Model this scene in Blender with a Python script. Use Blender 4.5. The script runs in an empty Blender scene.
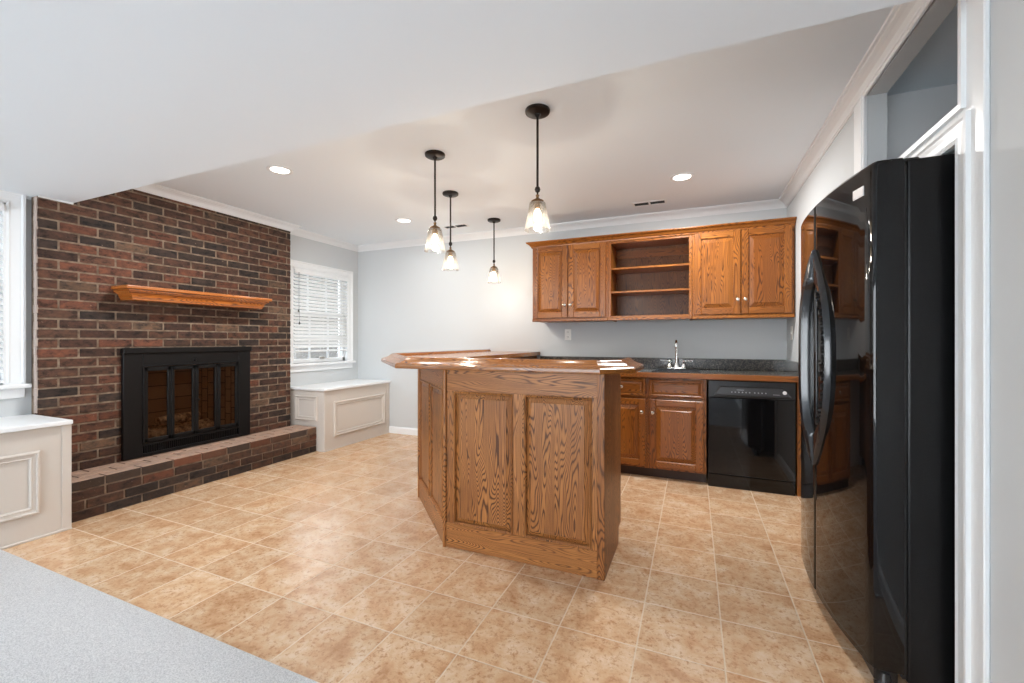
import bpy, bmesh, math, random
from mathutils import Vector, Matrix
random.seed(7)
PI = math.pi
S = bpy.context.scene
COL = S.collection

# ------------------------------------------------------------ camera
CAM_H = 1.187
YAW = math.radians(22.983)
cd = bpy.data.cameras.new('camera')
cd.sensor_fit = 'HORIZONTAL'; cd.sensor_width = 36.0
cd.lens = 36.0 * 428.6 / 1024.0
cd.shift_y = -(341.5 - 340.55) / 1024.0
cd.clip_start = 0.02; cd.clip_end = 200
cam = bpy.data.objects.new('camera', cd); COL.objects.link(cam)
cam.location = (0, 0, CAM_H); cam.rotation_euler = (PI / 2, 0, YAW)
S.camera = cam
# ------------------------------------------------------------ exposure, world
S.view_settings.view_transform = 'Standard'; S.view_settings.look = 'None'
S.view_settings.exposure = 0.22; S.view_settings.gamma = 1.0
S.view_settings.use_curve_mapping = False
w = bpy.data.worlds.new('world'); S.world = w; w.use_nodes = True
bg = w.node_tree.nodes['Background']
bg.inputs[0].default_value = (0.90, 0.95, 1.0, 1); bg.inputs[1].default_value = 8.2
S.cycles.max_bounces = 10; S.cycles.diffuse_bounces = 6; S.cycles.glossy_bounces = 4
S.cycles.transmission_bounces = 6; S.cycles.transparent_max_bounces = 16
S.cycles.sample_clamp_indirect = 6.0; S.cycles.caustics_reflective = False; S.cycles.caustics_refractive = False
S.cycles.use_denoising = True

def light(name, typ, loc, rot, power, color=(1, 1, 1), size=None, size_y=None, spot=None, radius=None, spread=None):
    d = bpy.data.lights.new(name, typ); d.energy = power; d.color = color
    if typ == 'AREA':
        if size_y: d.shape = 'RECTANGLE'; d.size = size; d.size_y = size_y
        else: d.shape = 'DISK'; d.size = size
        if spread: d.spread = spread
    if typ in ('POINT', 'SPOT') and radius: d.shadow_soft_size = radius
    if typ == 'SPOT': d.spot_size = spot; d.spot_blend = 0.6
    if typ == 'SUN' and radius: d.angle = radius
    o = bpy.data.objects.new(name, d); COL.objects.link(o); o.location = loc; o.rotation_euler = rot
    return o
# room planes
D, XW, XB, XR, H = 4.477, -4.139, -4.037, 0.764, 2.44
SY, SZ = 1.578, 2.159            # soffit edge and height
YR = -3.6                        # rear wall of the carpeted room
# added fill lamp outside the unseen rear glass doors, tilted up
light('rear_door_fill', 'AREA', (-1.9, YR - 0.12, 1.12), (PI / 2 + .35, 0, 0), 55, (0.95, 0.98, 1.0), 3.5, 2.0)

# ------------------------------------------------------------ materials
def lin(r, g, b):
    f = lambda c: (c / 255 / 12.92) if c / 255 <= 0.04045 else ((c / 255 + 0.055) / 1.055) ** 2.4
    return (f(r), f(g), f(b), 1)
def mat(name, color, rough=0.5, metal=0.0, spec=0.5, coat=0.0):
    m = bpy.data.materials.new(name); m.use_nodes = True
    b = m.node_tree.nodes['Principled BSDF']
    b.inputs['Base Color'].default_value = color if len(color) == 4 else (*color, 1)
    b.inputs['Roughness'].default_value = rough; b.inputs['Metallic'].default_value = metal
    b.inputs['Specular IOR Level'].default_value = spec
    b.inputs['Coat Weight'].default_value = coat
    return m
class NT:
    def __init__(s, m): s.m = m; s.t = m.node_tree; s.n = s.t.nodes; s.l = s.t.links; s.b = s.n['Principled BSDF']
    def new(s, typ, **kw):
        n = s.n.new(typ)
        for k, v in kw.items():
            if k.startswith('i_'):
                n.inputs[int(k[2:]) if k[2:].isdigit() else k[2:].replace('_', ' ')].default_value = v
            else: setattr(n, k, v)
        return n
    def link(s, a, b): s.l.new(a, b)
    def math(s, op, a, b=None, c=None):
        n = s.n.new('ShaderNodeMath'); n.operation = op
        for i, v in enumerate((a, b, c)):
            if v is None: continue
            if isinstance(v, (int, float)): n.inputs[i].default_value = v
            else: s.l.new(v, n.inputs[i])
        return n.outputs[0]
    def noise(s, vec, scale, detail=2, rough=0.5, dist=0.0):
        n = s.new('ShaderNodeTexNoise'); n.inputs['Scale'].default_value = scale
        n.inputs['Detail'].default_value = detail; n.inputs['Roughness'].default_value = rough
        n.inputs['Distortion'].default_value = dist
        if vec is not None: s.link(vec, n.inputs['Vector'])
        return n
    def ramp(s, fac, stops):
        n = s.new('ShaderNodeValToRGB'); e = n.color_ramp.elements
        while len(e) > 1: e.remove(e[-1])
        e[0].position = stops[0][0]; e[0].color = stops[0][1]
        for p, c in stops[1:]:
            q = e.new(p); q.color = c
        s.link(fac, n.inputs[0]); return n.outputs[0]
    def mix(s, fac, a, b, mode='MIX'):
        n = s.new('ShaderNodeMix', data_type='RGBA', blend_type=mode)
        for sock, v in ((n.inputs[0], fac), (n.inputs[6], a), (n.inputs[7], b)):
            if isinstance(v, (int, float)): sock.default_value = v
            elif isinstance(v, tuple): sock.default_value = v
            else: s.link(v, sock)
        return n.outputs[2]
    def bump(s, height, strength=0.2, dist=0.01):
        n = s.new('ShaderNodeBump'); n.inputs['Strength'].default_value = strength; n.inputs['Distance'].default_value = dist
        s.link(height, n.inputs['Height']); s.link(n.outputs[0], s.b.inputs['Normal'])
    def objvec(s, rnd=True):
        tc = s.new('ShaderNodeTexCoord'); v = tc.outputs['Object']
        if rnd:
            oi = s.new('ShaderNodeObjectInfo')
            k = s.math('MULTIPLY', oi.outputs['Random'], 37.0)
            cb = s.new('ShaderNodeCombineXYZ'); s.link(k, cb.inputs[0]); s.link(k, cb.inputs[1]); s.link(k, cb.inputs[2])
            va = s.new('ShaderNodeVectorMath', operation='ADD'); s.link(v, va.inputs[0]); s.link(cb.outputs[0], va.inputs[1]); v = va.outputs[0]
        return v

def oak(name, light_c, mid_c, dark_c, axis='Z', rough=0.32, contrast=1.0, rings=64.0):
    m = mat(name, mid_c, rough, coat=0.15); t = NT(m); t.b.inputs['Coat Roughness'].default_value = 0.18
    v = t.objvec()
    sc = {'X': (0.55, 4.2, 4.2), 'Y': (4.2, 0.55, 4.2), 'Z': (4.2, 4.2, 0.55)}[axis]
    mp = t.new('ShaderNodeMapping'); mp.inputs['Scale'].default_value = sc; t.link(v, mp.inputs[0])
    n1 = t.noise(mp.outputs[0], 1.7, 2.0, 0.45, 0.15).outputs['Fac']
    ph = t.math('MULTIPLY', n1, rings * 2 * PI / 6.283 * 6.283)
    fine = t.noise(mp.outputs[0], 14, 3, 0.6).outputs['Fac']
    ph2 = t.math('ADD', ph, t.math('MULTIPLY', fine, 3.2))
    sn = t.math('SINE', ph2)
    r = t.math('MULTIPLY_ADD', sn, 0.5, 0.5)
    r = t.math('POWER', r, 3.0)
    sc2 = {'X': (5, 190, 190), 'Y': (190, 5, 190), 'Z': (190, 190, 5)}[axis]
    mp2 = t.new('ShaderNodeMapping'); mp2.inputs['Scale'].default_value = sc2; t.link(v, mp2.inputs[0])
    pores = t.noise(mp2.outputs[0], 1.0, 2, 0.6).outputs['Fac']
    pf = t.ramp(pores, [(0.42, (0, 0, 0, 1)), (0.62, (1, 1, 1, 1))])
    broad = t.noise(mp.outputs[0], 0.9, 2, 0.5).outputs['Fac']
    bf = t.ramp(broad, [(0.35, (0, 0, 0, 1)), (0.65, (1, 1, 1, 1))])
    base = t.mix(bf, mid_c, light_c)
    amp = t.math('MULTIPLY', t.noise(mp.outputs[0], 1.1, 1).outputs['Fac'], 1.9)
    f = t.math('MULTIPLY', t.math('MULTIPLY', r, amp), contrast)
    f = t.math('MINIMUM', f, 0.92)
    c1 = t.mix(f, base, dark_c)
    c2 = t.mix(t.math('MULTIPLY', pf, 0.28), c1, dark_c)
    t.link(c2, t.b.inputs['Base Color'])
    hgt = t.math('ADD', t.math('MULTIPLY', r, -0.5), t.math('MULTIPLY', pores, -0.5))
    t.bump(hgt, 0.10, 0.002)
    return m

def painted(name, color, rough=0.6, bump=0.03, scale=180):
    m = mat(name, color, rough, spec=0.35); t = NT(m)
    n = t.noise(t.objvec(False), scale, 2).outputs['Fac']; t.bump(n, bump, 0.002)
    return m

M = {}
M['wall'] = painted('wall_paint', lin(199, 203, 205), 0.7)
M['ceiling'] = painted('ceiling_paint', lin(233, 241, 247), 0.8)
M['alcove'] = painted('alcove_lit_paint', lin(232, 234, 236), 0.7)  # wall colour made paler here in place of light missing in the alcove
M['trim'] = painted('trim_paint', lin(232, 235, 237), 0.35, 0.01)
M['bench'] = painted('bench_paint', lin(203, 196, 188), 0.38, 0.01)
# island oak is paler and greyer than the cabinet oak
IL, IM_, ID = lin(180, 120, 66), lin(154, 98, 52), lin(74, 42, 20)
CL, CM, CD = lin(168, 104, 42), lin(142, 82, 30), lin(76, 38, 14)
for ax in 'XYZ':
    M['isl' + ax] = oak('island_oak_' + ax.lower(), IL, IM_, ID, ax, 0.40); M['isl' + ax].node_tree.nodes['Principled BSDF'].inputs['Specular IOR Level'].default_value = 0.3; M['isl' + ax].node_tree.nodes['Principled BSDF'].inputs['Coat Weight'].default_value = 0.05
    M['cab' + ax] = oak('cabinet_oak_' + ax.lower(), CL, CM, CD, ax, 0.30); M['cab' + ax].node_tree.nodes['Principled BSDF'].inputs['Specular IOR Level'].default_value = 0.35; M['cab' + ax].node_tree.nodes['Principled BSDF'].inputs['Coat Weight'].default_value = 0.06
    M['bar' + ax] = oak('bar_top_oak_' + ax.lower(), lin(182, 122, 62), lin(156, 98, 46), lin(96, 54, 24), ax, 0.2)
M['mantel'] = oak('mantel_oak', lin(190, 112, 44), lin(160, 84, 28), lin(92, 42, 14), 'Y', 0.3)
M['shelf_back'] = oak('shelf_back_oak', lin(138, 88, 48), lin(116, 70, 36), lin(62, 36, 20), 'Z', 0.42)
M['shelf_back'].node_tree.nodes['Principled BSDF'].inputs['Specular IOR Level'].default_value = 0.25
M['toe'] = mat('toe_kick_wood', lin(52, 30, 18), 0.5)
M['knob'] = mat('brushed_nickel', lin(205, 198, 188), 0.22, 1.0)
M['chrome'] = mat('chrome', (0.88, 0.88, 0.88), 0.14, 1.0)
M['bronze'] = mat('dark_bronze', lin(38, 32, 29), 0.4, 0.6)
M['brass'] = mat('aged_brass', lin(120, 92, 60), 0.35, 0.9)
M['black_metal'] = mat('black_metal', lin(13, 12, 13), 0.5, 0.0, 0.25)
M['black_gloss'] = mat('black_gloss_enamel', (0.004, 0.004, 0.0045), 0.04, 0, 0.42)
M['handle_black'] = mat('handle_black', (0.014, 0.015, 0.018), 0.16, 0, 0.7)
M['dark_plastic'] = mat('black_plastic', (0.012, 0.012, 0.013), 0.28)
M['panel_grey'] = mat('control_panel_grey', (0.03, 0.03, 0.033), 0.3)
M['white_plastic'] = mat('white_plastic', lin(236, 235, 230), 0.35)
M['badge'] = mat('badge_silver', lin(225, 222, 222), 0.35, 0.3)
M['badge_line'] = mat('badge_marking', lin(150, 120, 120), 0.4)
M['hole'] = mat('dark_hole', (0.01, 0.01, 0.01), 0.9)
M['sink'] = mat('black_composite', (0.012, 0.012, 0.013), 0.22)
m = M['fridge_side'] = mat('black_textured_steel', (0.005, 0.005, 0.0055), 0.3, spec=0.28); t = NT(m)
t.bump(t.noise(t.objvec(False), 260, 2).outputs['Fac'], 0.25, 0.002)
# glass
def glass(name, tint=(1, 1, 1, 1), gloss=0.06, dust=0.0):
    m = bpy.data.materials.new(name); m.use_nodes = True; nt = m.node_tree; nt.nodes.clear()
    o = nt.nodes.new('ShaderNodeOutputMaterial'); tr = nt.nodes.new('ShaderNodeBsdfTransparent'); tr.inputs[0].default_value = tint
    gl = nt.nodes.new('ShaderNodeBsdfGlossy'); gl.inputs['Roughness'].default_value = 0.03
    lw = nt.nodes.new('ShaderNodeLayerWeight'); lw.inputs[0].default_value = 0.35
    mr = nt.nodes.new('ShaderNodeMapRange'); mr.inputs[3].default_value = gloss; mr.inputs[4].default_value = 0.7
    nt.links.new(lw.outputs['Fresnel'], mr.inputs[0])
    mx = nt.nodes.new('ShaderNodeMixShader'); nt.links.new(mr.outputs[0], mx.inputs[0])
    nt.links.new(tr.outputs[0], mx.inputs[1]); nt.links.new(gl.outputs[0], mx.inputs[2]); last = mx.outputs[0]
    if dust:
        df = nt.nodes.new('ShaderNodeBsdfTranslucent'); df.inputs[0].default_value = (1, .97, .92, 1)
        m2 = nt.nodes.new('ShaderNodeMixShader'); m2.inputs[0].default_value = dust
        nt.links.new(last, m2.inputs[1]); nt.links.new(df.outputs[0], m2.inputs[2]); last = m2.outputs[0]
    nt.links.new(last, o.inputs[0]); return m
M['pane'] = glass('window_glass', (0.98, 0.99, 1, 1), 0.03)
M['smoke_glass'] = glass('smoked_glass', (0.78, 0.74, 0.70, 1), 0.06)
M['shade_glass'] = glass('seeded_glass', (0.97, 0.96, 0.94, 1), 0.05, 0.012)
def emit(name, color, strength):
    m = bpy.data.materials.new(name); m.use_nodes = True; nt = m.node_tree; b = nt.nodes['Principled BSDF']
    b.inputs['Base Color'].default_value = (0.9, 0.9, 0.9, 1)
    b.inputs['Emission Color'].default_value = color; b.inputs['Emission Strength'].default_value = strength; return m
M['bulb'] = emit('lit_bulb', (1.0, 0.78, 0.52, 1), 9.0)
M['downlight'] = emit('lit_diffuser', (1.0, 0.96, 0.9, 1), 6.0)
M['led'] = mat('button_print', lin(150, 152, 156), 0.4)
# blind slats: translucent white
m = bpy.data.materials.new('blind_slat_vinyl'); m.use_nodes = True; nt = m.node_tree; b = nt.nodes['Principled BSDF']
b.inputs['Base Color'].default_value = (0.86, 0.86, 0.85, 1); b.inputs['Roughness'].default_value = 0.45
tl = nt.nodes.new('ShaderNodeBsdfTranslucent'); tl.inputs[0].default_value = (0.95, 0.96, 0.97, 1)
mx = nt.nodes.new('ShaderNodeMixShader'); mx.inputs[0].default_value = 0.30
nt.links.new(b.outputs[0], mx.inputs[1]); nt.links.new(tl.outputs[0], mx.inputs[2])
nt.links.new(mx.outputs[0], nt.nodes['Material Output'].inputs[0]); M['slat'] = m
# granite-look laminate
m = M['granite'] = mat('dark_granite', (0.02, 0.02, 0.022), 0.16); t = NT(m); v = t.objvec(False)
a = t.ramp(t.noise(v, 110, 3, 0.7).outputs['Fac'], [(0.36, lin(42, 43, 46)), (0.50, lin(68, 68, 68)), (0.62, lin(112, 106, 96)), (0.74, lin(160, 154, 144))])
t.link(a, t.b.inputs['Base Color'])
# bricks
def brick_mat(name, mul=(1, 1, 1, 1), rough=0.75, con=1.0):
    m = mat(name, (0.2, 0.1, 0.07), rough, spec=0.3); t = NT(m)
    at = t.new('ShaderNodeAttribute', attribute_name='tint'); v = t.objvec(False)
    mp = t.new('ShaderNodeMapping'); mp.inputs['Scale'].default_value = (1, .7, 1.3); t.link(v, mp.inputs[0])
    n = t.noise(mp.outputs[0], 19, 5, 0.7).outputs['Fac']
    f = t.ramp(n, [(0.36, (0.30, 0.33, 0.38, 1)), (0.48, (.85, .85, .85, 1)), (0.58, (1.15, 1.05, .98, 1)), (0.70, (1.5, 1.3, 1.15, 1))])
    f = t.mix(con, (1, 1, 1, 1), f)
    c = t.mix(1.0, at.outputs['Color'], f, 'MULTIPLY'); c = t.mix(1.0, c, mul, 'MULTIPLY')
    sp = t.ramp(t.noise(v, 60, 2, 0.5).outputs['Fac'], [(0.70, (0, 0, 0, 1)), (0.76, (1, 1, 1, 1))])
    c = t.mix(t.math('MULTIPLY', sp, 0.3), c, lin(170, 150, 130))
    t.link(c, t.b.inputs['Base Color']); t.bump(t.noise(v, 90, 4, 0.7).outputs['Fac'], 0.5, 0.004)
    return m
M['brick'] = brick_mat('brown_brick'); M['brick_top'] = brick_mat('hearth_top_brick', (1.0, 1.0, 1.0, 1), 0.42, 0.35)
m = M['mortar'] = mat('mortar', lin(104, 90, 76), 0.9); t = NT(m); v = t.objvec(False)
t.link(t.ramp(t.noise(v, 22, 3).outputs['Fac'], [(0.3, lin(92, 76, 62)), (0.7, lin(140, 122, 104))]), t.b.inputs['Base Color']); t.bump(t.noise(v, 200, 2).outputs['Fac'], 0.4, 0.003)
M['caulk'] = mat('old_caulk', lin(176, 160, 150), 0.9)
m = M['firebrick'] = mat('firebox_brick', lin(70, 48, 36), 0.9); t = NT(m)
bk = t.new('ShaderNodeTexBrick'); bk.inputs['Color1'].default_value = lin(160, 128, 100); bk.inputs['Color2'].default_value = lin(128, 100, 78); bk.inputs['Mortar'].default_value = lin(50, 40, 34)
bk.inputs['Scale'].default_value = 4.2
mp = t.new('ShaderNodeMapping'); mp.inputs['Rotation'].default_value = (PI / 2, 0, PI / 2); t.link(t.objvec(False), mp.inputs[0]); t.link(mp.outputs[0], bk.inputs[0]); t.link(bk.outputs[0], t.b.inputs['Base Color'])
m = M['log'] = mat('charred_log_bark', lin(110, 84, 62), 0.9); t = NT(m)
t.link(t.ramp(t.noise(t.objvec(), 26, 4).outputs['Fac'], [(0.35, lin(80, 60, 46)), (0.65, lin(210, 176, 140))]), t.b.inputs['Base Color'])
# floor tile
m = M['tile'] = mat('ceramic_floor_tile', lin(205, 170, 135), 0.3, spec=0.5); t = NT(m)
TX, TY, TX0, TY0 = 0.3095, 0.306, -0.205, 1.106
v = t.objvec(False); sp = t.new('ShaderNodeSeparateXYZ'); t.link(v, sp.inputs[0])
ux = t.math('DIVIDE', t.math('SUBTRACT', sp.outputs[0], TX0), TX); uy = t.math('DIVIDE', t.math('SUBTRACT', sp.outputs[1], TY0), TY)
def edge(u, p):
    f = t.math('FRACT', u); return t.math('MULTIPLY', t.math('MINIMUM', f, t.math('SUBTRACT', 1.0, f)), p)
dmin = t.math('MINIMUM', edge(ux, TX), edge(uy, TY))
grout = t.ramp(dmin, [(0.0022, (1, 1, 1, 1)), (0.0036, (0, 0, 0, 1))])
cx = t.new('ShaderNodeCombineXYZ'); t.link(t.math('FLOOR', ux), cx.inputs[0]); t.link(t.math('FLOOR', uy), cx.inputs[1])
wn = t.new('ShaderNodeTexWhiteNoise', noise_dimensions='3D'); t.link(cx.outputs[0], wn.inputs['Vector'])
off = t.new('ShaderNodeVectorMath', operation='MULTIPLY_ADD'); t.link(wn.outputs['Color'], off.inputs[0]); off.inputs[1].default_value = (9, 9, 9); t.link(v, off.inputs[2])
n1 = t.noise(off.outputs[0], 9.0, 7, 0.68, 0.3).outputs['Fac']
n2 = t.noise(off.outputs[0], 55, 5, 0.7).outputs['Fac']
base = t.ramp(n1, [(0.32, lin(184, 140, 102)), (0.44, lin(206, 167, 130)), (0.56, lin(217, 186, 153)), (0.70, lin(229, 206, 180))])
base = t.mix(t.ramp(n2, [(0.52, (0, 0, 0, 1)), (0.64, (0.75, 0.75, 0.75, 1))]), base, lin(170, 120, 80))
hv = t.math('MULTIPLY_ADD', wn.outputs['Value'], 0.14, 0.90)
hs = t.new('ShaderNodeHueSaturation'); t.link(hv, hs.inputs['Value']); t.link(base, hs.inputs['Color'])
col = t.mix(grout, hs.outputs[0], lin(214, 198, 174)); t.link(col, t.b.inputs['Base Color'])
t.link(t.math('MULTIPLY_ADD', grout, 0.6, 0.24), t.b.inputs['Roughness'])
t.bump(t.math('ADD', t.math('MULTIPLY', grout, -1.0), t.math('MULTIPLY', n1, 0.25)), 0.35, 0.003)
# carpet
m = M['carpet'] = mat('grey_carpet', lin(176, 177, 180), 0.95, spec=0.1); t = NT(m); v = t.objvec(False)
n = t.noise(v, 210, 4, 0.75).outputs['Fac']
t.link(t.ramp(n, [(0.3, lin(172, 172, 174)), (0.5, lin(212, 212, 213)), (0.7, lin(238, 238, 238))]), t.b.inputs['Base Color']); t.bump(n, 0.9, 0.008)
M['ground'] = mat('outside_paving', lin(205, 205, 202), 0.9)
M['fence'] = mat('outside_fence', lin(84, 82, 78), 0.9)

# ------------------------------------------------------------ mesh helpers
def setprops(o, label=None, cat=None, group=None, kind=None):
    if label: o['label'] = label
    if cat: o['category'] = cat
    if group: o['group'] = group
    if kind: o['kind'] = kind
    return o
def root(name, loc, label, cat, group=None, rz=0.0):
    o = bpy.data.objects.new(name, None); COL.objects.link(o); o.location = loc; o.rotation_euler = (0, 0, rz)
    o.empty_display_size = 0.05
    return setprops(o, label, cat, group)
def obj(name, bm, mats, parent=None, loc=None, rz=0.0, smooth=False, world=False):
    """link bm as one mesh. world=True: bm is in world coordinates, parent keeps its own place"""
    if world and parent is not None:
        bmesh.ops.transform(bm, matrix=parent_world(parent).inverted(), verts=bm.verts)
    bmesh.ops.recalc_face_normals(bm, faces=bm.faces)
    me = bpy.data.meshes.new(name); bm.to_mesh(me); bm.free()
    for mm in (mats if isinstance(mats, (list, tuple)) else [mats]): me.materials.append(M[mm] if isinstance(mm, str) else mm)
    if smooth:
        for p in me.polygons: p.use_smooth = True
        try: me.set_sharp_from_angle(angle=math.radians(40))
        except Exception: pass
    o = bpy.data.objects.new(name, me); COL.objects.link(o)
    if parent is not None: o.parent = parent
    if loc is not None: o.location = loc
    o.rotation_euler = (0, 0, rz)
    return o
def parent_world(p):
    mtx = Matrix.Identity(4); chain = []
    while p is not None: chain.append(p); p = p.parent
    for q in reversed(chain): mtx = mtx @ (Matrix.Translation(q.location) @ q.rotation_euler.to_matrix().to_4x4())
    return mtx
def struct(name, bm, mats, parent=None, **k):
    o = obj(name, bm, mats, parent, **k)
    if parent is None: o['kind'] = 'structure'
    return o
def B(): return bmesh.new()
def box(bm, x0, x1, y0, y1, z0, z1, bev=0.0, mi=0, seg=1):
    r = bmesh.ops.create_cube(bm, size=1.0)
    vs = r['verts']
    sx, sy, sz = abs(x1 - x0), abs(y1 - y0), abs(z1 - z0)
    bmesh.ops.scale(bm, vec=(sx, sy, sz), verts=vs)
    bmesh.ops.translate(bm, vec=((x0 + x1) / 2, (y0 + y1) / 2, (z0 + z1) / 2), verts=vs)
    fs = set(f for v in vs for f in v.link_faces)
    for f in fs: f.material_index = mi
    if bev > 0:
        bev = min(bev, min(sx, sy, sz) * 0.45)
        es = list(set(e for v in vs for e in v.link_edges))
        r2 = bmesh.ops.bevel(bm, geom=es, offset=bev, segments=seg, affect='EDGES', profile=0.5)
        for f in r2['faces']: f.material_index = mi
    return fs
def tube(bm, pts, rad, n=12, cap=True, mi=0):
    pts = [Vector(p) for p in pts]; rads = rad if isinstance(rad, (list, tuple)) else [rad] * len(pts)
    rings = []; up = None
    for i, p in enumerate(pts):
        d = (pts[min(i + 1, len(pts) - 1)] - pts[max(i - 1, 0)]).normalized()
        if up is None:
            up = Vector((0, 0, 1)) if abs(d.z) < 0.9 else Vector((1, 0, 0))
        a = d.cross(up).normalized(); b = a.cross(d).normalized(); up = b
        rings.append([bm.verts.new(p + (a * math.cos(2 * PI * k / n) + b * math.sin(2 * PI * k / n)) * rads[i]) for k in range(n)])
    for i in range(len(rings) - 1):
        for k in range(n):
            f = bm.faces.new((rings[i][k], rings[i][(k + 1) % n], rings[i + 1][(k + 1) % n], rings[i + 1][k])); f.material_index = mi
    if cap:
        for rg in (rings[0], rings[-1]):
            f = bm.faces.new(rg); f.material_index = mi
def lathe(bm, prof, c=(0, 0, 0), n=32, axis='Z', mi=0):
    """prof: list of (radius, h)"""
    rings = []
    for r, h in prof:
        ring = []
        for k in range(n):
            a = 2 * PI * k / n; q = (r * math.cos(a), r * math.sin(a), h)
            if axis == 'Y': q = (q[0], h, q[1])
            if axis == 'X': q = (h, q[0], q[1])
            ring.append(bm.verts.new((c[0] + q[0], c[1] + q[1], c[2] + q[2])))
        rings.append(ring)
    for i in range(len(rings) - 1):
        for k in range(n):
            f = bm.faces.new((rings[i][k], rings[i][(k + 1) % n], rings[i + 1][(k + 1) % n], rings[i + 1][k])); f.material_index = mi
    for ring, (r, h) in ((rings[0], prof[0]), (rings[-1], prof[-1])):
        if r > 1e-5: f = bm.faces.new(ring); f.material_index = mi
    bmesh.ops.remove_doubles(bm, verts=[v for ring in rings for v in ring], dist=1e-6)
def prism(bm, poly, z0, z1, mi=0):
    a = [bm.verts.new((x, y, z0)) for x, y in poly]; b = [bm.verts.new((x, y, z1)) for x, y in poly]; n = len(poly)
    fs = [bm.faces.new(a[::-1]), bm.faces.new(b)]
    for i in range(n): fs.append(bm.faces.new((a[i], a[(i + 1) % n], b[(i + 1) % n], b[i])))
    for f in fs: f.material_index = mi
def offset_path(path, o, closed):
    n = len(path); out = []
    for i in range(n):
        p = Vector(path[i])
        dp = (p - Vector(path[i - 1])).normalized() if (closed or i > 0) else None
        dn = (Vector(path[(i + 1) % n]) - p).normalized() if (closed or i < n - 1) else None
        if dp is None: dp = dn
        if dn is None: dn = dp
        np_ = Vector((-dp.y, dp.x)); nn = Vector((-dn.y, dn.x))
        b = (np_ + nn); b = b / max(b.length_squared, 1e-9) * 2
        out.append(p + b * o)
    return out
def sweep(bm, path, prof, closed=False, fn=lambda a, b, h: (a, b, h), mi=0, mis=None):
    """path 2D, prof list of (offset to the left of travel, h); closed profile polygon"""
    cols = []
    for o, h in prof:
        cols.append([bm.verts.new(fn(p.x, p.y, h)) for p in offset_path(path, o, closed)])
    n = len(path); m_ = len(prof)
    for i in range(n if closed else n - 1):
        j = (i + 1) % n
        for k in range(m_):
            l = (k + 1) % m_
            f = bm.faces.new((cols[k][i], cols[k][j], cols[l][j], cols[l][i])); f.material_index = mis[i] if mis else mi
    if not closed:
        for e in (0, n - 1):
            f = bm.faces.new([cols[k][e] for k in range(m_)]); f.material_index = mis[max(0, e - 1)] if mis else mi
def copy_tree(o, parent=None, **kw):
    c = o.copy(); COL.objects.link(c); c.parent = parent
    for ch in list(o.children): copy_tree(ch, c)
    return c

# ------------------------------------------------------------ room shell
T = 0.12
bm = B(); box(bm, XW - T, XR + 1.1, YR - T, D + T, -0.06, 0.0); struct('floor', bm, 'tile')
bm = B(); prism(bm, [(XW, YR), (XR, YR), (XR, 1.10), (-3.606, 1.10), (-3.606, .30), (XW, .30)], .0, .008); o = struct('carpet', bm, 'carpet')
setprops(o, 'light grey cut pile carpet meeting the tan floor tiles', 'carpet', None, 'stuff')
bm = B(); box(bm, XW - T, XR + 0.04, SY, D + T, H, H + 0.1); struct('ceiling', bm, 'ceiling')
bm = B(); box(bm, XW - T, XR + 0.04, YR - T, SY, SZ, H + 0.1); struct('ceiling', bm, 'ceiling')
bm = B(); box(bm, XW - T, XR + 1.1, D, D + T, -0.06, H + 0.1); struct('wall_back', bm, 'wall')
# left wall with window openings; the brick chimney breast fills the gap between its two pieces
W1 = (0.50, 1.285, 0.90, 2.085); W2 = (3.455, 4.285, 0.925, 2.01)
def wall_with_hole(bm, x0, x1, y0, y1, z0, z1, hole):
    a, b, c, d = hole
    box(bm, x0, x1, y0, a, z0, z1); box(bm, x0, x1, b, y1, z0, z1); box(bm, x0, x1, a, b, z0, c); box(bm, x0, x1, a, b, d, z1)
WR = (-2.8, -0.4, 0.6, 2.0)
bm = B(); wall_with_hole(bm, XW - T, XW, YR - T, -0.2, -0.06, H + 0.1, WR); wall_with_hole(bm, XW - T, XW, -0.2, 1.405, -0.06, H + 0.1, W1); struct('wall_left', bm, 'wall')
bm = B(); wall_with_hole(bm, XW - T, XW, 3.352, D + T, -0.06, H + 0.1, W2); struct('wall_left', bm, 'wall')
# unseen rear wall; its wide glass doors are added to let in light
RD = (-3.7, -0.1, 0.02, 2.05)
bm = B(); box(bm, XW - T, RD[0], YR - T, YR, -0.06, H); box(bm, RD[1], XR + T, YR - T, YR, -0.06, H); box(bm, RD[0], RD[1], YR - T, YR, RD[3], H); struct('wall_rear', bm, 'wall')
dr = bpy.data.objects.new('added_door_1', None); COL.objects.link(dr); dr['kind'] = 'structure'; dr.location = (-1.9, YR, 0)
bm = B(); xs = [RD[0] + (RD[1] - RD[0]) * k / 4 for k in range(5)]
for k in range(4):
    a, b = xs[k], xs[k + 1]
    for (c, d, e, f) in ((a, a + .05, .02, 2.05), (b - .05, b, .02, 2.05), (a, b, .02, .12), (a, b, 1.97, 2.05)):
        box(bm, c, d, YR - .08, YR - .04, e, f, .004)
obj('door_frame', bm, 'trim', dr, world=True)
bm = B(); box(bm, RD[0], RD[1], YR - .064, YR - .058, .1, 2.0); obj('glass_pane', bm, 'pane', dr, world=True)
# right wall: fridge opening below, second opening above, thickness WT
WT = 0.075
bm = B()
box(bm, XR, XR + WT, YR - T, 1.752, -0.06, H + .1)
box(bm, XR, XR + WT, 2.68, D, -0.06, H + .1)
box(bm, XR, XR + WT, 1.752, 1.772, 0, 1.915); box(bm, XR, XR + WT, 1.772, 2.68, 1.80, 1.915)
box(bm, XR, XR + WT, 2.548, 2.68, 1.915, H + .1); box(bm, XR, XR + WT, 1.752, 2.548, 2.354, H + .1)
struct('wall_right', bm, 'wall')
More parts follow.
